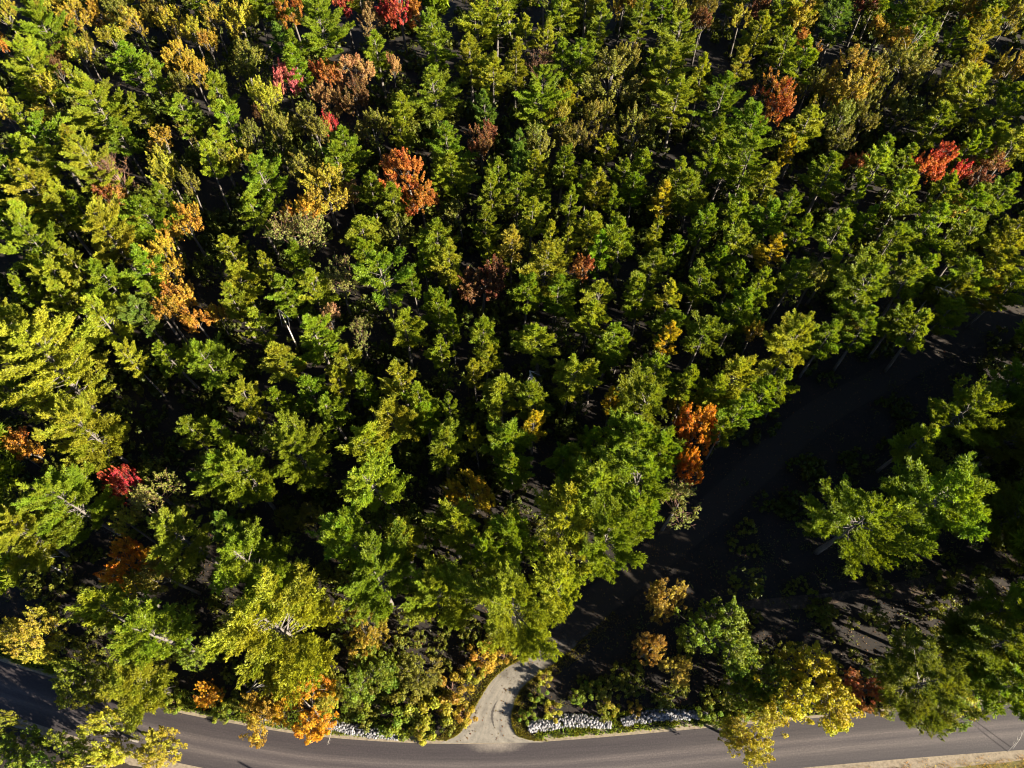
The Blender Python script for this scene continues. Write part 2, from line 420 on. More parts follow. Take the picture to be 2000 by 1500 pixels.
TREES = """
10 25 50 d y
75 10 50 d y
112 6 36 d Y
78 58 84 p g
150 32 54 d Y
200 22 42 d Y
232 14 36 d o
265 45 52 d y
215 72 44 d y
335 38 52 d y
300 15 36 d o
380 70 44 d y
45 128 84 p y
3 82 26 d O
118 108 26 d B
112 140 26 d B
158 90 34 d o
155 112 36 d y
255 122 52 p g
298 150 52 p g
275 218 34 p g
350 108 52 d Y
376 142 50 d Y
350 165 40 d o
150 158 38 p y
80 170 42 d y
190 205 104 p y|broad pale green pine with gaps in its crown
235 268 54 p g
25 196 42 d y
40 235 38 p y
85 225 44 d Y
85 262 56 p g
145 275 48 p y
360 226 46 p g
330 284 46 d Y
366 262 36 d o
5 218 30 d y
58 290 52 p y
120 240 30 d o
420 42 38 d y
465 38 54 d y
445 8 40 d y
500 8 42 p g
568 12 48 d O
625 58 100 p g|large bright green pine below the orange treetop
672 8 38 d R|small scarlet tree cut by the top edge
722 32 46 d T
783 20 62 d R|big red and orange tree at the top edge
828 26 40 d O
545 78 38 p G
576 96 42 p g
586 126 52 p g
735 95 48 p g
765 132 24 d T
470 116 64 d o
405 88 34 d Y
555 160 50 d P|small pink broadleaf tree
636 136 56 d r|rust red tree next to the pink tree
634 198 56 d T
697 135 56 d T|pale tan tree right of the rust red tree
690 186 52 d B
425 175 52 p g
450 240 48 p g
520 190 62 d y
512 232 24 d M
535 258 54 d o
600 236 50 d o
620 262 40 d o
645 245 24 d R
672 285 52 p g
790 215 48 p y
780 260 34 p y
425 286 44 p y
735 250 60 d o
490 275 36 d o
850 75 64 p g
930 45 60 p y
968 28 50 p y
1025 72 38 p y
1062 75 34 p y
1090 30 52 p g
1165 48 48 p g
918 108 62 p y
962 145 54 p y
1006 122 38 p y
1052 122 50 b B|brown bare-twigged tree between green pines
1100 108 44 p g
1134 122 56 p g
1195 155 100 d o|wide dull olive tree with upright shoots
855 178 76 p g
1060 188 82 p g
1112 190 40 p y
948 196 24 p y
952 222 40 p G
940 262 64 d B|brownish orange tree in a dark gap
872 284 64 p g
1100 238 42 d y
1112 262 60 d o
1170 228 64 d o
1188 285 36 p y
1010 285 36 p G
1055 275 50 d o
1215 10 44 d Y
1250 32 54 p g
1300 22 44 p g
1335 18 48 d y
1325 72 64 p g
1378 22 50 d o
1370 48 38 d B
1447 38 36 d y
1480 60 52 p y
1490 14 48 d B
1525 20 40 p g
1562 36 46 d Y|upright golden tree near the top edge
1582 84 40 d O
1540 92 48 p g
1566 116 52 p g
1302 128 52 p y
1275 132 34 p g
1218 112 50 d o
1275 160 26 d Y
1320 200 66 p y
1375 145 42 p y
1405 190 60 p g
1440 128 44 p y
1508 186 76 d O|orange and gold tree with round crown
1240 258 76 d o
1396 266 58 p g
1462 254 74 p g
1570 246 58 p y
1530 290 26 p Y
1585 165 50 d o
1640 32 54 p G
1690 10 44 d M
1725 48 42 d Y
1748 84 46 d Y
1655 146 92 d Y|wide golden tree with dense round crown
1612 188 70 d y
1765 16 44 p g
1802 24 56 p g
1790 84 62 p g
1888 20 58 d Y
1940 18 50 p g
1972 32 58 d y
1932 68 58 p y
1862 68 36 p g
1768 122 88 d o
1900 126 42 p Y
1972 124 56 d Y
1848 168 58 d y
1885 182 72 p y
1730 172 64 d o
1832 228 58 p g
1976 192 50 p g
1942 236 66 p g
1980 286 60 p y
1650 236 56 d o
1700 216 56 d o
1722 286 46 p g
1890 284 34 p g
1640 276 46 d o
1690 140 44 d o
1770 200 50 d o
1920 290 44 p g
10 312 52 p g
75 308 58 p y
170 332 90 p y
70 372 78 p y
126 384 42 p y
116 416 58 p y
160 408 38 p g
8 422 44 p g
42 432 44 p y
210 456 90 p y
232 350 74 b B|bare reddish brown twiggy tree
212 392 48 d r
316 320 42 d y
326 346 46 d y
320 380 40 p g
297 422 78 p g
368 440 56 d A|tall amber tree with upright shoots
336 466 42 d A
70 482 80 p g
136 506 48 p y
104 546 60 p y
122 586 44 p y
156 560 38 p y
214 546 62 p g
280 534 68 p g
330 505 66 d Y
352 578 58 d A
296 586 44 p g
56 566 34 p g
6 592 34 p y
366 362 34 d o
402 316 42 p y
472 312 42 d y
440 320 30 d o
526 350 74 p g
592 328 72 d o
665 314 52 p g
636 372 84 d Y|wide straw yellow tree of upright shoots
682 372 40 d T
590 412 66 d A
506 410 54 p g
590 466 112 d s|sparse grey green tree with thin foliage
456 488 44 p y
722 366 46 p g
800 338 92 d O|large burnt orange tree amid green pines
824 388 60 d O
772 392 48 p g
712 446 58 p y
775 452 58 d o
580 510 48 p g
516 522 32 p y
470 544 60 p y
456 588 48 p y
660 546 72 d s
610 562 48 p y
562 572 48 p g
746 546 104 p g|large fan-shaped pine with bare inner limbs
716 488 38 p g
888 330 62 p g
860 350 34 p y
1010 312 44 p G
976 334 32 p g
1045 330 40 p y
1096 326 46 p g
966 374 48 p y
1010 370 48 p g
1056 382 38 p g
1036 426 44 p y
1150 348 38 p g
1166 366 52 p y
946 442 42 p g
846 460 56 p g
998 477 46 p S|small straw yellow pine with hollow centre
960 492 26 p y
1075 464 38 p y
1102 470 38 p y
1146 442 50 p y
870 510 54 p y
938 548 86 d M|dark reddish brown tree among pines
1052 520 84 p y
1176 494 44 p g
1134 532 40 d r|small copper tree low between pines
1024 572 52 p g
1086 570 54 p g
1172 580 52 p y
850 592 44 p g
824 500 30 p g
805 545 30 p g
900 420 40 d o
1110 400 36 p g
1200 400 36 p g
1250 326 48 p g
1214 346 38 p g
1240 366 38 p g
1325 350 40 p y
1358 366 62 p g
1300 396 42 p Y|yellow crowned pine among darker pines
1280 450 36 p y
1386 320 42 p g
1416 310 52 p g
1460 318 68 p g
1496 356 58 p y
1446 406 58 p g
1510 424 52 p g
1376 430 46 p g
1550 400 36 p g
1560 450 40 p g
1220 468 62 p g
1440 470 64 p y
1500 492 40 p Y
1546 540 56 p g
1266 520 60 p g
1364 546 54 p g
1430 536 36 p g
1256 576 52 p g
1446 590 48 p g
1306 590 44 p y
1592 536 46 d o
1480 562 44 p g
1320 480 40 p g
1400 505 40 p g
1615 340 62 p g
1662 325 40 d r
1710 332 54 p y
1766 320 48 p g
1804 326 58 d V|rust orange tree left of the scarlet tree
1856 316 58 d R|scarlet tree in the upper right woods
1926 328 64 d B
1766 386 62 p g
1836 372 44 p g
1860 404 54 d Y
1902 392 50 p g
1970 370 54 p g
1634 448 66 p g
1666 384 34 p g
1740 472 54 p g
1812 442 64 p g
1896 466 74 p g
1984 444 54 p y
1960 480 52 p y
1946 514 60 p y
1686 560 88 p g
1620 520 40 p g
1800 526 54 p g
1776 556 64 p g
1892 544 76 p g
1912 572 44 p Y
1972 552 44 p g
1846 556 60 p o
1690 430 36 p g
45 634 110 p y
92 718 176 p y|widest pine pale green beside the left gap
4 748 50 p g
206 632 74 p y
258 700 36 p y
336 690 50 p g
402 708 80 p g
326 614 50 d A
386 622 44 d A
276 614 44 p G
168 832 118 p y|tall yellow green pine above its twin
130 972 118 p g
10 862 40 d Y
58 880 66 d O|low orange tree at the left edge
376 846 54 p g
420 612 34 d A
508 630 48 p y
566 690 66 p y
622 662 60 p g
646 628 40 d T
476 792 54 p y
546 780 36 p g
606 762 56 p g
682 714 52 p g
660 750 40 p y
712 760 42 p g
648 796 50 p g
788 642 56 p y
784 738 48 p y
584 880 112 p g
436 846 44 p g
412 930 76 p g
482 928 86 p g
766 820 72 p y
714 862 64 p y
702 652 50 d s
862 606 48 p g
880 644 34 p g
938 648 56 p g
946 694 40 p y
856 690 38 p g
926 722 34 p y
1056 660 64 p y
1146 616 52 p y
1190 664 52 p g
1110 732 66 p y
980 772 70 p y
1048 778 64 p g
1042 818 42 p Y
986 852 68 p g
826 778 58 p g
828 814 48 p g
872 800 28 p g
864 872 64 p g
930 860 28 p y
1098 886 56 p g
1166 852 44 p g
1196 786 30 p Y
1160 722 36 p g
1215 660 36 p g
1300 660 36 p Y
1308 622 54 p g
1370 654 70 p g
1436 606 62 p g
1476 642 36 d Y
1270 722 60 p g
1254 784 86 p g
1340 760 54 p g
1440 730 66 p y
1550 664 80 p y
1400 768 62 p g
1440 796 56 p g
1496 766 50 p g
1536 752 46 p g
1330 796 44 d Y
1370 838 78 d F|bright orange tree at the dark clearing edge
1352 908 50 d F
1416 832 40 p g
1240 862 104 p g
1300 878 64 p g
1250 936 110 p g
1612 662 54 p g
1648 642 42 d o
1690 642 54 p g
1758 622 54 p g
1804 640 60 p g
1850 604 46 p g
1876 800 112 p g
1848 970 190 p g|largest pine right of the shaded clearing
1790 852 66 p y
1988 745 56 p g
30 1030 116 p y
246 944 50 d R h=13|small crimson tree in a dark gap
306 955 80 d s
246 1018 44 d y
356 1042 92 p y
240 1094 84 d F h=14|small bright orange tree over a dark gap
190 1200 80 p y
256 1156 52 d y
290 1230 110 p g
270 1330 120 p y h=14
46 1240 92 d y h=15|yellow green broadleaf tree above the road bend
480 1100 140 p g
528 1222 210 p y|broadest pine near the paved road
690 1062 114 p g
732 1130 130 p g
784 1050 68 p y
746 938 92 p y
926 950 78 d L|bright yellow tree among green pines
996 922 50 p g
886 1036 86 p y
1010 1040 86 p g
946 1092 56 p g
872 1156 124 p y
1004 1176 150 p y
1104 1012 112 p y
1164 950 112 p y
1180 1058 128 p g
1096 1140 92 p y
1318 990 88 d s|speckled olive tree beside the dark drive
1246 1010 90 p g
1310 1172 70 d k h=13|pale yellow tree left of the round tree
1402 1232 136 d D h=14|round dark green tree by the shaded drive
1266 1266 54 d k h=12
1322 1300 58 d k h=9
1682 1008 156 p g|lone green pine in the shaded clearing
1570 1340 160 d L h=14|large yellow tree overhanging the road
1490 1446 100 d y h=12
1690 1345 70 d r h=4|rusty red bush beside the road
1790 1335 150 p o h=17
1945 1270 150 p o h=18
1968 1180 90 p g
150 1318 100 d g h=9
640 1350 60 d y h=7
500 1400 86 d Y h=9
598 1388 110 d H h=10|orange gold tree overhanging the road
404 1352 46 d H h=6
710 1236 90 d Y h=9
710 1310 110 d D h=9
380 1260 70 d D h=9
560 1330 80 d D h=8
820 1300 80 d o h=7
1022 1250 66 p y h=10
212 1440 92 d y h=12
308 1466 72 d y h=10
170 1490 70 d y h=11
8 1412 40 d g h=8
440 1030 50 p G
330 1120 60 d o
600 1010 50 d o h=8
560 1010 40 d o h=7
1120 880 40 p g
-10 -27 59 d y
69 -30 55 p g
150 -19 60 d o
230 -32 59 p y
292 -19 54 d Y
371 -27 53 p g
455 -19 58 d y
534 -19 56 p g
616 -30 53 d o
698 -30 63 p y
776 -22 61 d Y
838 -32 52 p g
924 -16 50 d y
995 -34 63 p g
1065 -19 59 d o
1150 -22 61 p y
1225 -22 61 d Y
1305 -20 64 p g
1371 -23 51 d y
1434 -30 57 p g
1502 -26 60 d o
1577 -14 63 p y
1648 -21 58 d Y
1722 -16 55 p g
1801 -16 56 d y
1881 -27 64 p g
1953 -34 63 d o
96 1484 100 d D h=9
24 1478 90 d D h=8
1985 1335 110 p g h=15
1888 1232 96 p o h=15
1500 1335 90 d D h=9
1445 1345 76 d D h=8
1850 1385 80 d D h=8
1985 860 80 p o h=17
1975 1010 90 p o h=15
"""
SHRUB_LIST = """
790 1350 90 s o
840 1385 90 s y
880 1345 80 s Y
905 1395 50 s Y
770 1400 80 s D
820 1436 50 s y
700 1380 70 s D
945 1278 70 s A
985 1282 40 s Y
930 1310 50 s y
1062 1322 36 s y
1052 1360 40 s D
1078 1385 44 s y
1160 1345 44 s D
1130 1362 36 s D
1190 1378 40 s y
1240 1385 34 s Y
1030 1400 36 s D
1640 1380 50 s y
1720 1384 44 s y
1890 1370 60 s y
340 1376 44 s g
240 1352 44 s g
430 1392 40 s g
1385 1395 50 s D
1445 1400 50 s D
"""

# ---------------------------------------------------------------- ground, road, drive
def strip(name, rows, mat, parent=None):
    """A sheet from rows of points across; uv = (across 0..1, metres along)."""
    k = len(rows[0])
    v, uv = [], []
    run = 0.0
    for i, r in enumerate(rows):
        if i:
            run += (r[k // 2] - rows[i - 1][k // 2]).length
        for j, p in enumerate(r):
            v.append(tuple(p))
            uv.append((j / (k - 1), run))
    f = []
    for i in range(len(rows) - 1):
        for j in range(k - 1):
            a = i * k + j
            f.append((a, a + 1, a + k + 1, a + k))
    me = bpy.data.meshes.new(name)
    me.from_pydata(v, [], f)
    ul = me.uv_layers.new(name="run")
    for lp in me.loops:
        ul.data[lp.index].uv = uv[lp.vertex_index]
    me.materials.append(mat)
    if me.polygons[0].normal.z < 0:
        me.flip_normals()
    return obj(name, me, parent)


def spline(pts, n):
    """Catmull-Rom through 2-D/3-D points."""
    P = [Vector(p) for p in pts]
    P = [P[0] * 2 - P[1]] + P + [P[-1] * 2 - P[-2]]
    out = []
    for i in range(1, len(P) - 2):
        for k in range(n):
            t = k / n
            a, b, c, d = P[i - 1], P[i], P[i + 1], P[i + 2]
            out.append(0.5 * ((2 * b) + (c - a) * t + (2 * a - 5 * b + 4 * c - d) * t * t + (3 * b - a - 3 * c + d) * t ** 3))
    out.append(P[-2])
    return out


def ground_px(pts, z):
    return [at(x, y, z)[0] for x, y in pts]


def uvw(nt, sx, sy):
    uv = N(nt, "ShaderNodeUVMap", uv_map="run")
    mp = N(nt, "ShaderNodeMapping")
    mp.inputs["Scale"].default_value = (sx, sy, 1)
    nt.links.new(uv.outputs[0], mp.inputs["Vector"])
    return mp.outputs[0], uv


# forest floor
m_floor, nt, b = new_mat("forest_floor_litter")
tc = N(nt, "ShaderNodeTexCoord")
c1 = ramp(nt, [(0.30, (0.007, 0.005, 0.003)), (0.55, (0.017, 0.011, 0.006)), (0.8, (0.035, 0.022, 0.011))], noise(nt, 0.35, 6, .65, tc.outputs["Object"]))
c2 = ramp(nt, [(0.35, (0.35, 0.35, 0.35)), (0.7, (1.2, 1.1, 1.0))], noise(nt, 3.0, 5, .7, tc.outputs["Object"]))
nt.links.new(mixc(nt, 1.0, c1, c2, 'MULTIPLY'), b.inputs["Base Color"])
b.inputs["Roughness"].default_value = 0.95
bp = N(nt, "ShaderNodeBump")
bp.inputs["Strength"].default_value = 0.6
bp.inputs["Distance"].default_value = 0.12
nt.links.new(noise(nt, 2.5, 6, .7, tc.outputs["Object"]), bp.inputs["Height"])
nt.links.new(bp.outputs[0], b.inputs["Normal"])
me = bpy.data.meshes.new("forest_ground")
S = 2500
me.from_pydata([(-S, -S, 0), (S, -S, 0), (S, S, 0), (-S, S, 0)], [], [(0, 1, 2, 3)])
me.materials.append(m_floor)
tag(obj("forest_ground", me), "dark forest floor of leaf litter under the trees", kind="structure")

# paved road: upper edge as seen, width 5.9 m
edge_px = [(-700, 1010), (-420, 1120), (-180, 1222), (0, 1291), (100, 1323), (200, 1354), (300, 1381), (450, 1412), (600, 1436), (760, 1449), (900, 1453),
           (1050, 1449), (1200, 1438), (1400, 1420), (1700, 1393), (2000, 1371), (2400, 1345), (3000, 1310)]
EDGE = spline(ground_px(edge_px, 0.0), 8)
ROAD_W = 5.9


def side_dir(line, i):
    t = (line[min(i + 1, len(line) - 1)] - line[max(i - 1, 0)]).normalized()
    return Vector((t.y, -t.x, 0))          # towards the camera side of the road


def offset_rows(line, offs, zs):
    rows = []
    for i, p in enumerate(line):
        s = side_dir(line, i)
        rows.append([Vector((p.x + s.x * o, p.y + s.y * o, z)) for o, z in zip(offs, zs)])
    return rows


m_road, nt, b = new_mat("worn_asphalt")
v, uvn = uvw(nt, 1, 1)
sep = N(nt, "ShaderNodeSeparateXYZ")
nt.links.new(uvn.outputs[0], sep.inputs[0])
wv, _ = uvw(nt, 5.0, 0.05)
wob = N(nt, "ShaderNodeMath", operation='MULTIPLY_ADD')
nt.links.new(noise(nt, 1.0, 3, .6, wv), wob.inputs[0])
wob.inputs[1].default_value = 0.10
nt.links.new(sep.outputs[0], wob.inputs[2])
bands = ramp(nt, [(0.05, (0.036, 0.030, 0.030)), (0.22, (0.030, 0.0245, 0.026)), (0.38, (0.037, 0.031, 0.0315)), (0.50, (0.072, 0.060, 0.057)), (0.60, (0.043, 0.036, 0.037)),
                  (0.72, (0.076, 0.064, 0.060)), (0.84, (0.045, 0.038, 0.038)), (1.0, (0.034, 0.029, 0.030))], wob.outputs[0])
tc = N(nt, "ShaderNodeTexCoord")
gr = ramp(nt, [(0.25, (0.55, 0.55, 0.57)), (0.5, (0.95, 0.95, 0.95)), (0.75, (1.9, 1.8, 1.75))], noise(nt, 5.0, 8, .85, tc.outputs["Object"]))
st, _ = uvw(nt, 26.0, 0.12)
sr = ramp(nt, [(0.3, (0.82, 0.82, 0.83)), (0.7, (1.15, 1.14, 1.12))], noise(nt, 1.0, 4, .65, st))
asph = mixc(nt, 1.0, mixc(nt, 1.0, bands, gr, 'MULTIPLY'), sr, 'MULTIPLY')
# pale grit dragged onto the asphalt round the drive mouth
mouth = at(968, 1447, 0.0)[0]
mp = N(nt, "ShaderNodeMapping", vector_type='POINT')
mp.inputs["Location"].default_value = (-mouth.x / 6.5, -mouth.y / 2.3, 0)
mp.inputs["Scale"].default_value = (1 / 6.5, 1 / 2.3, 0)
nt.links.new(tc.outputs["Object"], mp.inputs["Vector"])
ln_ = N(nt, "ShaderNodeVectorMath", operation='LENGTH')
nt.links.new(mp.outputs[0], ln_.inputs[0])
nz = N(nt, "ShaderNodeMath", operation='MULTIPLY_ADD')
nt.links.new(noise(nt, 0.8, 6, .7, tc.outputs["Object"]), nz.inputs[0])
nz.inputs[1].default_value = 0.55
nt.links.new(ln_.outputs["Value"], nz.inputs[2])
fac = ramp(nt, [(0.50, (1, 1, 1)), (0.74, (.5, .5, .5)), (1.0, (0, 0, 0))], nz.outputs[0])
nt.links.new(mixc(nt, fac, asph, mixc(nt, 1.0, (0.15, 0.128, 0.105), gr, 'MULTIPLY')), b.inputs["Base Color"])
b.inputs["Roughness"].default_value = 0.8
b.inputs["Specular IOR Level"].default_value = 0.3
rd = strip("road", offset_rows(EDGE, np.linspace(0, ROAD_W, 9), [0.012] * 9), m_road)
tag(rd, "paved country road with worn lighter wheel tracks", kind="structure")

# sandy shoulders
m_sand, nt, b = new_mat("sandy_shoulder")
tc = N(nt, "ShaderNodeTexCoord")
cs = ramp(nt, [(0.3, (0.105, 0.081, 0.052)), (0.55, (0.210, 0.168, 0.115)), (0.8, (0.266, 0.217, 0.147))], noise(nt, 2.2, 6, .7, tc.outputs["Object"]))
nt.links.new(mixc(nt, 1.0, cs, ramp(nt, [(0.3, (.7, .7, .7)), (0.7, (1.1, 1.1, 1.1))], noise(nt, 12, 4, .7, tc.outputs["Object"])), 'MULTIPLY'), b.inputs["Base Color"])
b.inputs["Roughness"].default_value = 0.95


def ragged(line, o0, o1, z, amp, seed):
    r = np.random.default_rng(seed)
    rows, w = [], 0.0
    for i, p in enumerate(line):
        s = side_dir(line, i)
        w = 0.75 * w + r.normal(0, amp)
        rows.append([Vector((p.x + s.x * o, p.y + s.y * o, z)) for o in (o0, (o0 + o1) / 2, o1 + w)])
    return rows


tag(strip("shoulder_far", ragged(EDGE, 0.05, -0.75, 0.008, 0.13, 3), m_sand), "sandy gravel strip along the wooded road edge", kind="structure")
tag(strip("shoulder_near", ragged(EDGE, ROAD_W - 0.05, ROAD_W + 1.35, 0.008, 0.12, 4), m_sand), "pale sandy strip along the grassy road edge", kind="structure")

m_verge, nt, b = new_mat("verge_soil")
tc = N(nt, "ShaderNodeTexCoord")
nt.links.new(ramp(nt, [(0.3, (0.045, 0.035, 0.008)), (0.5, (0.085, 0.070, 0.012)), (0.72, (0.15, 0.085, 0.02))], noise(nt, 1.3, 6, .7, tc.outputs["Object"])), b.inputs["Base Color"])
b.inputs["Roughness"].default_value = 0.95
VERGE = [p for p in EDGE if p.x > at(430, 1480, 0)[0].x]
tag(strip("verge_near", offset_rows(VERGE, [ROAD_W + 0.9, ROAD_W + 3, ROAD_W + 9], [0.004] * 3), m_verge), "dry grassy verge on the near side of the road", kind="structure")

# gravel drive: left and right edge as seen, then on up the dark corridor
left_px = [(858, 1452), (892, 1436), (908, 1418), (922, 1392), (940, 1360), (962, 1328), (992, 1302), (1026, 1282), (1080, 1226), (1150, 1150), (1230, 1084), (1330, 1010), (1440, 910), (1560, 800), (1720, 715), (1930, 612), (2200, 500)]
right_px = [(1062, 1450), (1018, 1440), (1003, 1424), (999, 1400), (1006, 1372), (1020, 1344), (1050, 1318), (1092, 1290), (1140, 1248), (1210, 1184), (1290, 1120), (1390, 1040), (1500, 940), (1620, 832), (1770, 745), (1975, 640), (2240, 530)]
LEFT, RIGHT = spline(ground_px(left_px, 0.0), 6), spline(ground_px(right_px, 0.0), 6)
m_gravel, nt, b = new_mat("drive_gravel")
tc = N(nt, "ShaderNodeTexCoord")
cg = ramp(nt, [(0.3, (0.124, 0.108, 0.087)), (0.5, (0.177, 0.158, 0.127)), (0.75, (0.223, 0.198, 0.158))], noise(nt, 0.9, 6, .65, tc.outputs["Object"]))
fn = ramp(nt, [(0.3, (.72, .72, .72)), (0.7, (1.15, 1.15, 1.15))], noise(nt, 9, 5, .75, tc.outputs["Object"]))
sv, _ = uvw(nt, 9.0, 0.10)
sg = ramp(nt, [(0.32, (.74, .74, .76)), (0.6, (1.06, 1.05, 1.03))], noise(nt, 1.0, 4, .6, sv))
gravel = mixc(nt, 1.0, mixc(nt, 1.0, cg, fn, 'MULTIPLY'), sg, 'MULTIPLY')
# further in, the corridor's shade is painted into the gravel colour, patch by patch
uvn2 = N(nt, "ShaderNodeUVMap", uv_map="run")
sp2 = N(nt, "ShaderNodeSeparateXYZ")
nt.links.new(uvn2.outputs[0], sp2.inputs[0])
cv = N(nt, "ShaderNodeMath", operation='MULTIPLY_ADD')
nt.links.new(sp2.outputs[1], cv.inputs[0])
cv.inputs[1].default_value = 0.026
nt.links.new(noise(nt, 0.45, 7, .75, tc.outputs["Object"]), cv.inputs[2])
shade_fac = ramp(nt, [(0.72, (0, 0, 0)), (0.98, (1, 1, 1))], cv.outputs[0])
nt.links.new(mixc(nt, shade_fac, gravel, mixc(nt, 1.0, (0.022, 0.015, 0.009), fn, 'MULTIPLY')), b.inputs["Base Color"])
b.inputs["Roughness"].default_value = 0.95
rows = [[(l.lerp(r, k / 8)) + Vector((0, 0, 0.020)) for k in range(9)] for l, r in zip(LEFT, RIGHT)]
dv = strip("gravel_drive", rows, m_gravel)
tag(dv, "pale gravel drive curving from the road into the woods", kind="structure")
# the washed rut in the drive
m_rut, nt, b = new_mat("damp_rut_soil")
b.inputs["Base Color"].default_value = (0.05, 0.042, 0.035, 1)
b.inputs["Roughness"].default_value = 0.9
rut = spline(ground_px([(972, 1368), (966, 1378), (962, 1390), (961, 1402), (963, 1413), (966, 1422)], 0.0), 5)
rws = []
for i, p in enumerate(rut):
    w = 0.17 * math.sin(math.pi * (i + 0.4) / (len(rut))) * (1 + 0.4 * math.sin(i * 2.1))
    rws.append([Vector((p.x - w, p.y, 0.026)), Vector((p.x, p.y, 0.026)), Vector((p.x + w, p.y, 0.026))])
strip("rut", rws, m_rut, dv)
# second trail of leaf litter in the clearing
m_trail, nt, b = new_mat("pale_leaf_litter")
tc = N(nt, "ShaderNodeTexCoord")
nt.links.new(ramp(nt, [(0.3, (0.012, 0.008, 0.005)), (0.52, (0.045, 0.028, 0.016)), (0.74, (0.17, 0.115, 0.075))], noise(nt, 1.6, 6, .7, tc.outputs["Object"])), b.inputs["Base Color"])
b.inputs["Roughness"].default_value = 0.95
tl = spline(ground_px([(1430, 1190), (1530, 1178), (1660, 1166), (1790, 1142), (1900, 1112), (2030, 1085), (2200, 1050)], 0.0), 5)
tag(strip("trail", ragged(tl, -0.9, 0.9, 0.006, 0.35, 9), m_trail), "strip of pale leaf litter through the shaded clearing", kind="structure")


# ---------------------------------------------------------------- trees
COLOURS = {
    'pg': (0.092, 0.124, 0.006), 'py': (0.136, 0.150, 0.009), 'pG': (0.066, 0.108, 0.012), 'pY': (0.19, 0.15, 0.008), 'pS': (0.20, 0.165, 0.020), 'po': (0.084, 0.094, 0.006),
    'dg': (0.096, 0.114, 0.007), 'dy': (0.148, 0.138, 0.010), 'do': (0.086, 0.082, 0.009), 'dY': (0.165, 0.118, 0.010), 'dA': (0.185, 0.110, 0.011), 'dO': (0.185, 0.072, 0.010),
    'dR': (0.20, 0.034, 0.016), 'dP': (0.24, 0.066, 0.052), 'dB': (0.088, 0.042, 0.014), 'dr': (0.145, 0.056, 0.012), 'dT': (0.165, 0.098, 0.034), 'dM': (0.075, 0.027, 0.011),
    'ds': (0.110, 0.110, 0.022), 'dF': (0.27, 0.112, 0.005), 'dV': (0.20, 0.052, 0.009), 'dL': (0.195, 0.158, 0.006), 'dk': (0.17, 0.138, 0.020), 'dD': (0.074, 0.098, 0.006), 'dH': (0.24, 0.138, 0.006),
}
WORD = {'pg': 'green', 'py': 'yellow-green', 'pG': 'deep green', 'pY': 'yellow-tipped', 'pS': 'straw yellow', 'po': 'olive green', 'dg': 'green', 'dy': 'yellow-green', 'do': 'olive',
        'dY': 'golden', 'dA': 'amber', 'dO': 'orange', 'dR': 'red', 'dP': 'pink', 'dB': 'brown', 'dr': 'rust red', 'dT': 'tan', 'dM': 'maroon', 'ds': 'sparse grey-green',
        'dF': 'bright orange', 'dH': 'orange gold', 'dV': 'rust orange', 'dL': 'yellow', 'dk': 'pale yellow', 'dD': 'dark green'}


def parse(text):
    out = []
    for line in text.strip().splitlines():
        body, _, ref = line.partition('|')
        t = body.split()
        opt = dict(x.split('=') for x in t[5:])
        out.append(dict(x=float(t[0]), y=float(t[1]), w=float(t[2]), kind=t[3], col=t[4], h=float(opt['h']) if 'h' in opt else None, ref=ref.strip() or None))
    return out


ORD = ['nearest', 'second', 'third', 'fourth', 'fifth', 'sixth', 'seventh', 'eighth', 'ninth', 'tenth', 'eleventh', 'twelfth']
DIRS = ['right of', 'up-right of', 'above', 'up-left of', 'left of', 'down-left of', 'below', 'down-right of']


def octant(a, r):
    return int(round(math.degrees(math.atan2(-(a['y'] - r['y']), a['x'] - r['x'])) / 45.0)) % 8


def write_labels(items, refs, noun):
    for a in items:
        a['word'] = f"{WORD[('p' if a['kind'] == 'p' else 'd') + a['col']]} {noun(a)}"
    taken = set()
    for a in items:
        if a['ref']:
            a['label'] = a['ref']
            continue
        best = None
        for r in refs:
            if r is a:
                continue
            d = math.hypot(a['x'] - r['x'], a['y'] - r['y'])
            if d > 520:
                continue
            o = octant(a, r)
            rank = sum(1 for c in items if c is not a and c is not r and not c['ref'] and c['word'] == a['word'] and octant(c, r) == o
                       and math.hypot(c['x'] - r['x'], c['y'] - r['y']) < d)
            key = (rank + d / 60.0, rank, o, r)
            if rank < len(ORD) and (a['word'], rank, o, r['ref']) not in taken and (best is None or key[0] < best[0]):
                best = key
        _, rank, o, r = best
        taken.add((a['word'], rank, o, r['ref']))
        nth = '' if rank == 0 else ORD[rank] + ' '
        a['label'] = f"{'first ' if rank == 0 else nth}{a['word']} {DIRS[o]} the {r['ref']}"


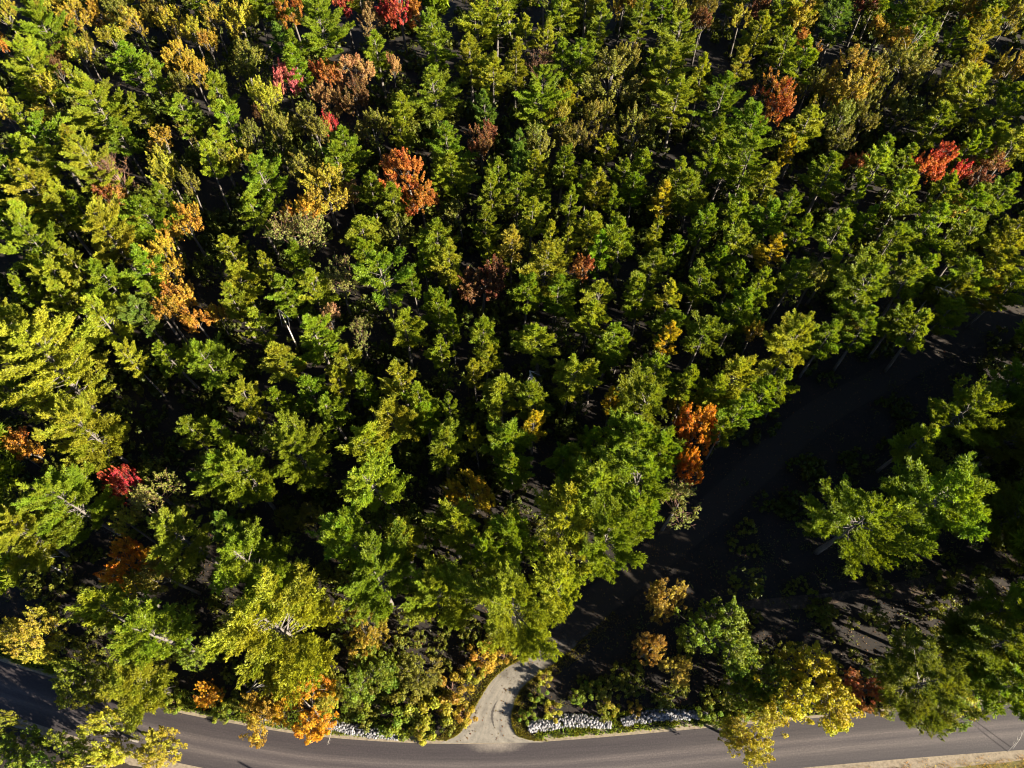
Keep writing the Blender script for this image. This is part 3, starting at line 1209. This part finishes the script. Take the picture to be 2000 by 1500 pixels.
def place_tree(a, i):
    r = np.random.default_rng(1000 + i)
    big = a['kind'] == 'p'
    _, t = at(a['x'], a['y'], 15.0)
    R = 0.5 * a['w'] / FPX * t * (1.17 if big else 1.20)
    if big:
        if a['ref'] and 'fan-shaped' in a['ref']:
            cls = 'F'
        else:
            cls = 'S' if R < 3.5 else 'M' if R < 4.8 else 'L'
        Rn, protos = PINES[cls]
        Hn = {'S': 20.0, 'M': 22.0, 'L': 24.0, 'F': 22.0}[cls]
        h = a['h'] or min(24.0, 13.6 + 1.35 * R) + r.uniform(-1.6, 1.6)
        cf = 0.78 if cls == 'S' else 0.74
    else:
        near = a['h'] is not None
        cls = ('bare' if a['kind'] == 'b' else 'sparse' if a['col'] == 's' else 'round' if near or a['col'] in 'FL' else 'S' if R < 3.1 else 'M')
        Rn, protos = BROAD[cls]
        Hn = {'bare': 16.0, 'sparse': 16.0, 'round': 13.0, 'S': 16.0, 'M': 17.0}[cls]
        h = a['h'] or 11.5 + 0.95 * R + r.uniform(-1.4, 1.4)
        cf = 0.68 if near else 0.76
    trunk, limbs, crown = protos[int(r.integers(len(protos)))]
    p, t = at(a['x'], a['y'], h * cf)
    R = 0.5 * a['w'] / FPX * t * (1.20 if not big else 1.18 if cls == 'L' else 1.24)
    root = bpy.data.objects.new('pine_tree' if big else 'broadleaf_tree', None)
    root.empty_display_size = 1.0
    COL.objects.link(root)
    root.location = (p.x, p.y, 0)
    root.rotation_euler = (float(r.normal(0, .035)), float(r.normal(0, .035)), float(r.uniform(0, 6.283)))
    s, sq = R / Rn, float(r.uniform(.88, 1.13))
    root.scale = (s * sq, s / sq, h / Hn)
    tk = obj('trunk', trunk, root)
    tag(obj('limbs', limbs, tk), kind='stuff')
    c = obj('crown', crown, root)
    base = np.array(COLOURS[('p' if big else 'd') + a['col']])
    base = base * r.uniform(0.88, 1.12) * (1 + r.normal(0, 0.05, 3))
    c.color = (*[float(max(0.004, x)) for x in base], 1)
    tag(root, a['label'], 'pine tree' if big else 'broadleaf tree', 'pines of the wood' if big else 'broadleaf trees among the pines')
    return root


trees = parse(TREES)
refs = [a for a in trees if a['ref']]
write_labels(trees, refs, lambda a: 'pine' if a['kind'] == 'p' else 'broadleaf tree')
for i, a in enumerate(trees):
    place_tree(a, i)

shrubs = parse(SHRUB_LIST)
SREF = [dict(x=960, y=1395, ref='curving gravel drive'), dict(x=1118, y=1412, ref='longer pile of pale stones'), dict(x=710, y=1425, ref='stone pile left of the drive'),
        dict(x=598, y=1388, ref='orange gold tree overhanging the road'), dict(x=1570, y=1340, ref='large yellow tree overhanging the road'),
        dict(x=1690, y=1345, ref='rusty red bush beside the road')]
write_labels(shrubs, SREF, lambda a: 'shrub')
for i, a in enumerate(shrubs):
    r = np.random.default_rng(5000 + i)
    _, t = at(a['x'], a['y'], 1.0)
    R = 0.5 * a['w'] / FPX * t * 1.05
    h = min(4.5, 0.95 * R + 0.5)
    p, _ = at(a['x'], a['y'], h * .5)
    Rn, protos = SHRUBS
    stems, crown = protos[int(r.integers(len(protos)))]
    root = bpy.data.objects.new('shrub', None)
    COL.objects.link(root)
    root.location = (p.x, p.y, 0)
    root.rotation_euler = (0, 0, float(r.uniform(0, 6.28)))
    root.scale = (R / Rn, R / Rn, h / 1.9)
    tag(obj('stems', stems, root), kind='stuff')
    c = obj('foliage', crown, root)
    c.color = (*COLOURS['d' + a['col']], 1)
    tag(root, a['label'], 'shrub', 'shrubs along the road and drive')


# ---------------------------------------------------------------- the wood beyond the frame, as one mass
def cam_px(p):
    a = math.pi / 2 - DEP
    x, y, z = p[0], p[1], p[2] - CAM_H
    up = y * math.cos(a) + z * math.sin(a)
    fw = y * math.sin(a) - z * math.cos(a)
    return 1000 + x / fw * FPX, 750 - up / fw * FPX


def mass(name, spots, protos, colour_mat, label):
    vs, fs, ts, ss, n = [], [], [], [], 0
    for (x, y, s, rot, k, hs) in spots:
        me = protos[k][-1]
        v = np.empty(len(me.vertices) * 3, np.float32)
        me.vertices.foreach_get("co", v)
        f = np.empty(len(me.loops), np.int32)
        me.loops.foreach_get("vertex_index", f)
        f = f.reshape(-1, 3)
        t_ = np.empty(len(f), np.float32)
        me.attributes["tint"].data.foreach_get("value", t_)
        s_ = np.empty(len(f), np.float32)
        me.attributes["shade"].data.foreach_get("value", s_)
        v = v.reshape(-1, 3) * [s, s, hs]
        c, sn = math.cos(rot), math.sin(rot)
        v = np.stack([v[:, 0] * c - v[:, 1] * sn + x, v[:, 0] * sn + v[:, 1] * c + y, v[:, 2]], 1)
        used, inv = np.unique(f, return_inverse=True)
        vs.append(v[used].astype(np.float32))
        fs.append(inv.reshape(-1, 3).astype(np.int32) + n)
        ts.append(t_)
        ss.append(s_)
        n += len(used)
    m = Mesh()
    m.v, m.f, m.t, m.s, m.n = vs, fs, ts, ss, n
    o = obj(name, m.mesh(name, colour_mat))
    o.color = (*COLOURS['pg'], 1)
    tag(o, label, kind="stuff")
    return o


spots = []
r = np.random.default_rng(77)
for box, want, sep in (((2040, 2420, 620, 1400), 46, 4.0), ((2030, 2900, -150, 1330), 70, 5.0), ((-400, 2500, -260, -40), 55, 5.4), ((-450, -45, -100, 1250), 22, 5.5)):
    got = tries = 0
    while got < want and tries < 4000:
        tries += 1
        p = at(r.uniform(box[0], box[1]), r.uniform(box[2], box[3]), 15.0)[0]
        x, y = p.x, p.y
        q = min(EDGE, key=lambda e: (Vector((x, y, 0)) - e).length)
        if y < q.y + 3.5 or min((Vector((x, y, 0)) - e).length for e in LEFT) < 6 or any((x - s[0]) ** 2 + (y - s[1]) ** 2 < sep ** 2 for s in spots):
            continue
        got += 1
        spots.append((x, y, r.uniform(.85, 1.15), r.uniform(0, 6.28), int(r.integers(4)), r.uniform(.9, 1.12)))
mass("surrounding_woods", spots, PINES['mass'][1], M_NEEDLE, "pine wood going on beyond the trees in view")

# low bushes and saplings under the trees, nobody could count them
r = np.random.default_rng(31)
DRIVE_PTS = [l.lerp(q, .5) for l, q in zip(LEFT, RIGHT)]
TRAIL = spline(ground_px([(1430, 1190), (1530, 1178), (1660, 1166), (1790, 1142), (1900, 1112), (2030, 1085), (2200, 1050)], 0.0), 5)


def free_spots(n, w0, w1, z, edge, drive, trail, lo, hi, tall):
    out = []
    while len(out) < n:
        u, w = r.uniform(-80, 2080), r.uniform(w0, w1)
        if u > 1150 and w > 700 and w < 1330 and u + 1.25 * w > 2350 and r.random() < .40:      # the clearing is mostly bare
            continue
        p = at(u, w, z)[0]
        q = min(EDGE, key=lambda e: (e - p).length)
        if p.y < q.y + edge or min((e - p).length for e in DRIVE_PTS) < drive or min((e - p).length for e in TRAIL) < trail:
            continue
        s_ = r.uniform(lo, hi) * (1.3 if w < 500 else 1.0)
        out.append((p.x, p.y, s_, r.uniform(0, 6.28), int(r.integers(4)), s_ * r.uniform(.8, tall)))
    return out


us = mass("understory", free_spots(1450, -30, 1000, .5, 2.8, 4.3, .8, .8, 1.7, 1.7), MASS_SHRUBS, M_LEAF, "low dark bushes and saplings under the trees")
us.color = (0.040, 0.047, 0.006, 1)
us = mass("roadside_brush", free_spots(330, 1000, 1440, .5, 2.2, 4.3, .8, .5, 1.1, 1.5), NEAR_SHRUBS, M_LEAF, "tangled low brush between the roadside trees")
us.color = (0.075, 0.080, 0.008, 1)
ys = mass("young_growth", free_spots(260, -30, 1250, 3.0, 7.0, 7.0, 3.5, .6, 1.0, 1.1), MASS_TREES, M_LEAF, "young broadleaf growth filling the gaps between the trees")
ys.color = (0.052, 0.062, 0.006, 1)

# ---------------------------------------------------------------- small things along the road
def stone_pile(name, px_line, half_w, n, label, seed):
    r = np.random.default_rng(seed)
    line = spline(ground_px(px_line, 0.0), 10)
    m = Mesh()
    ico_v = np.array([(0, 0, 1), (.894, 0, .447), (.276, .851, .447), (-.724, .526, .447), (-.724, -.526, .447), (.276, -.851, .447),
                      (.724, .526, -.447), (-.276, .851, -.447), (-.894, 0, -.447), (-.276, -.851, -.447), (.724, -.526, -.447), (0, 0, -1)])
    ico_f = [(0, 1, 2), (0, 2, 3), (0, 3, 4), (0, 4, 5), (0, 5, 1), (1, 6, 2), (2, 7, 3), (3, 8, 4), (4, 9, 5), (5, 10, 1),
             (6, 7, 2), (7, 8, 3), (8, 9, 4), (9, 10, 5), (10, 6, 1), (11, 7, 6), (11, 8, 7), (11, 9, 8), (11, 10, 9), (11, 6, 10)]
    for k in range(n):
        i = r.integers(len(line) - 1)
        p = line[i].lerp(line[i + 1], r.random())
        w = half_w * math.sin(math.pi * min(1, max(0.12, (i + .5) / len(line)))) ** .35
        o = r.uniform(-1, 1) * w
        s = side_dir(line, i)
        sz = r.uniform(.09, .23)
        v = ico_v * (1 + r.normal(0, .16, (12, 1))) * sz * r.uniform(.7, 1.3, 3)
        a = r.uniform(0, 6.28)
        v = np.stack([v[:, 0] * math.cos(a) - v[:, 1] * math.sin(a), v[:, 0] * math.sin(a) + v[:, 1] * math.cos(a), v[:, 2]], 1)
        v += [p.x + s.x * o, p.y + s.y * o, sz * .45 + 0.35 * (1 - abs(o) / half_w)]
        m.add(v, ico_f, r.random(), r.random())
    return tag(obj(name, m.mesh(name, M_STONE)), label, kind="stuff")


M_STONE, nt, b = new_mat("pale_stone")
at_ = N(nt, "ShaderNodeAttribute", attribute_name="tint")
nt.links.new(ramp(nt, [(0.0, (0.08, 0.077, 0.08)), (0.6, (0.15, 0.144, 0.146)), (1.0, (0.24, 0.23, 0.225))], at_.outputs["Fac"]), b.inputs["Base Color"])
b.inputs["Roughness"].default_value = 0.9
stone_pile("roadside_stones", [(1032, 1421), (1065, 1415), (1110, 1408), (1150, 1409), (1192, 1416)], 0.85, 800, "bank of pale broken stones right of the drive", 1)
stone_pile("roadside_stones", [(1214, 1411), (1250, 1403), (1290, 1396), (1330, 1396), (1380, 1398)], 0.75, 620, "pale stones among weeds left of the yellow tree", 2)
stone_pile("roadside_stones", [(634, 1413), (670, 1421), (720, 1430), (790, 1440)], 0.65, 640, "bank of pale stones left of the drive", 3)


def grass(name, label, n, sampler, col, length, width, lean=0.5):
    m = Mesh()
    p, shade = sampler(n)
    d = np.stack([rng.normal(0, lean, len(p)), rng.normal(0, lean, len(p)), np.ones(len(p))], 1)
    blades(m, p, d, rng.uniform(.6, 1.3, len(p)) * length, rng.uniform(.7, 1.3, len(p)) * width, shade, rng.random(len(p)))
    o = obj(name, m.mesh(name, M_LEAF))
    o.color = (*col, 1)
    return tag(o, label, kind="stuff")


def along_edge(o0, o1, px0, px1, clump=0.35, skip=None):
    pts = [p for p in EDGE if px0 <= cam_px(p)[0] <= px1]

    def f(n):
        i = rng.integers(0, len(pts) - 1, n)
        t = rng.random(n)
        a = np.array([tuple(p) for p in pts])
        p = a[i] * (1 - t)[:, None] + a[i + 1] * t[:, None]
        tang = unit(a[i + 1] - a[i])
        s = np.stack([tang[:, 1], -tang[:, 0], np.zeros(n)], 1)
        o = rng.uniform(o0, o1, n)
        q = p + s * o[:, None]
        k = np.sin(q[:, 0] * 1.7 + np.sin(q[:, 1] * 2.3) * 1.5) * np.sin(q[:, 1] * 2.9 + q[:, 0] * .6)
        keep = (k + rng.normal(0, .5, n) > -clump)
        if skip:
            u = np.array([cam_px(x)[0] for x in q])
            for a0, a1 in skip:
                keep &= ~((u > a0) & (u < a1))
        return q[keep], np.clip(.5 + .35 * k[keep] + rng.normal(0, .15, keep.sum()), 0, 1)
    return f


grass("grass", "green weeds and grass between the road and the trees", 42000, along_edge(-3.0, -0.35, -150, 2150, .35, [(850, 1045)]), (0.090, 0.115, 0.010), .46, .13)
grass("grass", "yellowing grass on the near roadside verge", 16000, along_edge(ROAD_W + 1.0, ROAD_W + 4.2, 900, 2150, .5), (0.17, 0.115, 0.014), .26, .06)
grass("grass", "sparse dry tufts on the pale sandy strip", 1500, along_edge(ROAD_W + 0.35, ROAD_W + 1.1, 1200, 2150, -.35), (0.17, 0.105, 0.018), .22, .06)


def drive_side(n):
    k = int(len(LEFT) * .55)
    i = rng.integers(2, k, n)
    left = rng.random(n) < .55
    L = np.array([tuple(p) for p in LEFT])
    Rr = np.array([tuple(p) for p in RIGHT])
    ac = unit(L - Rr)
    o = rng.uniform(-.05, 1, n) ** 2 * 2.2
    t = rng.random(n)
    q = np.where(left[:, None], L[i] * (1 - t)[:, None] + L[i + 1] * t[:, None] + ac[i] * o[:, None], Rr[i] * (1 - t)[:, None] + Rr[i + 1] * t[:, None] - ac[i] * o[:, None])
    return q, rng.random(n)


grass("grass", "tawny grass along both edges of the gravel drive", 9000, drive_side, (0.105, 0.092, 0.010), .32, .08)


def floor_scatter(n):
    u, w = rng.uniform(-60, 2060, n), rng.uniform(0, 1440, n)
    q = np.array([tuple(at(a, b_, 0.0)[0]) for a, b_ in zip(u, w)])
    Lq = np.array([tuple(x) for x in LEFT[::2]] + [tuple(x) for x in RIGHT[::2]])
    d = np.min(np.linalg.norm(q[:, None, :2] - Lq[None, :, :2], axis=2), 1)
    E = np.array([tuple(x) for x in EDGE[::2]])
    j = np.argmin(np.linalg.norm(q[:, None, :2] - E[None, :, :2], axis=2), 1)
    keep = (d > 2.6) & (q[:, 1] > E[j, 1] + 1.6)
    q = q[keep]
    c = np.repeat(q, 14, 0)
    c = c + rng.normal(size=c.shape) * [.5, .5, .0] + [0, 0, .02]
    c[:, 2] += rng.random(len(c)) * .35
    return c, rng.random(len(c))


grass("undergrowth", "low ferns and seedlings on the shaded forest floor", 2600, floor_scatter, (0.055, 0.062, 0.012), .45, .16, 1.2)


def fallen_leaves(n):
    u, w = rng.uniform(-60, 2060, n), rng.uniform(0, 1460, n) ** 1.0
    q = np.array([tuple(at(a, b_, 0.0)[0]) for a, b_ in zip(u, w)])
    E = np.array([tuple(x) for x in EDGE[::2]])
    j = np.argmin(np.linalg.norm(q[:, None, :2] - E[None, :, :2], axis=2), 1)
    q = q[q[:, 1] > E[j, 1] + .8]
    q = np.repeat(q, 3, 0) + rng.normal(size=(3 * len(q), 3)) * [.7, .7, 0] + [0, 0, .04]
    m = Mesh()
    leaves(m, q, rng.normal(size=q.shape) * .35 + [0, 0, 1], rng.uniform(.14, .30, len(q)), rng.random(len(q)), rng.random(len(q)))
    o = obj("fallen_leaves", m.mesh("fallen_leaves", M_LEAF))
    o.color = (0.075, 0.042, 0.014, 1)
    tag(o, "brown fallen leaves scattered over the forest floor and drive edges", kind="stuff")


fallen_leaves(11000)


def dead_branch(name, px, py, z, spread, n, label, length, tilt, seed, cat='dead branch'):
    r = np.random.default_rng(seed)
    p, _ = at(px, py, z)
    root = bpy.data.objects.new(name, None)
    COL.objects.link(root)
    root.location = p
    st, tw = Mesh(), Mesh()
    d0 = unit(np.array(tilt, float))
    base = np.array([0, 0, -z])
    main = [base, np.array([0, 0, -z * .45]) + d0 * .2, np.zeros(3), d0 * length * .5, d0 * length]
    tube(st, main, [.16, .12, .08, .05, .015], 5)
    for k in range(n):
        s = d0 * length * r.uniform(-.1, .7)
        d = unit(d0 + r.normal(size=3) * spread)
        ln = r.uniform(.5, 1.0) * length
        curl = r.normal(size=3) * .25 * ln
        tube(tw, [s, s + d * ln * .5 + curl * .3, s + d * ln + curl], [.055, .035, .012], 3)
    obj('stem', st.mesh('dead_stem', M_DEAD, True), root)
    o = obj('twigs', tw.mesh('dead_twigs', M_DEAD), root)
    tag(o, kind='stuff')
    return tag(root, label, cat)


dead_branch('dead_snag', 70, 1092, 9.0, .5, 15, "bleached dead branches curling below the left-edge pine", 2.6, (1, .12, .35), 1)
dead_branch('dead_snag', 482, 1352, 4.5, .35, 11, "bare pale branches leaning above the orange roadside tree", 3.0, (.8, .35, .3), 2)
dead_branch('dead_snag', 270, 978, 11.0, .6, 10, "pale bare twigs under the small crimson tree", 1.8, (.6, -.3, .2), 3)
dead_branch('dead_snag', 1760, 108, 14.0, .3, 4, "two crossed bare grey poles among upper right trees", 4.0, (.4, .2, .7), 4)
dead_branch('dead_snag', 1830, 560, 13.0, .55, 14, "grey bare branches at the wood's edge, upper right", 3.2, (.3, -.5, .3), 5)
dead_branch('dead_snag', 1420, 745, 12.0, .45, 9, "bare grey branches left of the dark clearing", 3.2, (.3, -.5, .3), 6)
dead_branch('dead_snag', 545, 605, 13.0, .4, 6, "pale dead branch hanging over a black gap", 3.0, (.6, -.5, -.1), 7)
dead_branch('dead_snag', 1035, 725, 12.0, .5, 10, "bare whitish twigs under the middle pines", 2.6, (.1, -.6, .1), 8)


def thin_stem(name, px0, px1, z1, radius, label, cat):
    a, b_ = at(*px0, 0.0)[0], at(*px1, z1)[0]
    m = Mesh()
    A, B = np.array(a), np.array(b_)
    mid = (A + B) / 2 + [0.1, 0, .15]
    tube(m, [A, mid, B], [radius, radius * .8, radius * .3], 5)
    root = obj(name, m.mesh(name, M_DEAD, True))
    t2 = Mesh()
    r = np.random.default_rng(int(px0[0]))
    for k in range(5):
        s = A + (B - A) * r.uniform(.45, .95)
        tube(t2, [s, s + unit((B - A) / np.linalg.norm(B - A) + r.normal(size=3) * .5) * r.uniform(.3, .7)], [radius * .5, radius * .2], 3)
    tag(obj('twigs', t2.mesh('stem_twigs', M_DEAD), root), kind='stuff')
    return tag(root, label, cat)


thin_stem('bare_sapling', (650, 1412), (640, 1455), 2.2, .05, "thin whitish bare sapling leaning over the road", 'sapling')
thin_stem('bare_sapling', (1978, 1462), (2000, 1425), 2.6, .035, "longer of two thin bare stems at the right roadside", 'sapling')
thin_stem('bare_sapling', (1968, 1468), (1990, 1440), 2.0, .03, "shorter of two thin bare stems at the right roadside", 'sapling')

# marker stake by the drive
st = Mesh()
p, _ = at(1068, 1270, 0.0)
tube(st, [(p.x, p.y, 0), (p.x + .12, p.y + .1, 1.9)], [.05, .045], 6)
tag(obj('marker_stake', st.mesh('marker_stake', M_DEAD)), "thin pale stake beside the shaded bend of the drive", 'stake')

# utility pole just outside the frame: its shadow tip falls on the road
tip, _ = at(466, 1488, 0.0)
ph = 10.5
base = tip + Vector((SUN_XY.x, SUN_XY.y, 0)) * (ph / math.tan(SUN_EL))
pole = bpy.data.objects.new('utility_pole', None)
COL.objects.link(pole)
pole.location = (base.x, base.y, 0)
m = Mesh()
tube(m, [(0, 0, -.5), (0, 0, ph)], [.17, .12], 10)
obj('post', m.mesh('pole_post', M_BARK, True), pole)
tag(pole, "wooden utility pole by the road whose shadow crosses the asphalt", 'utility pole')
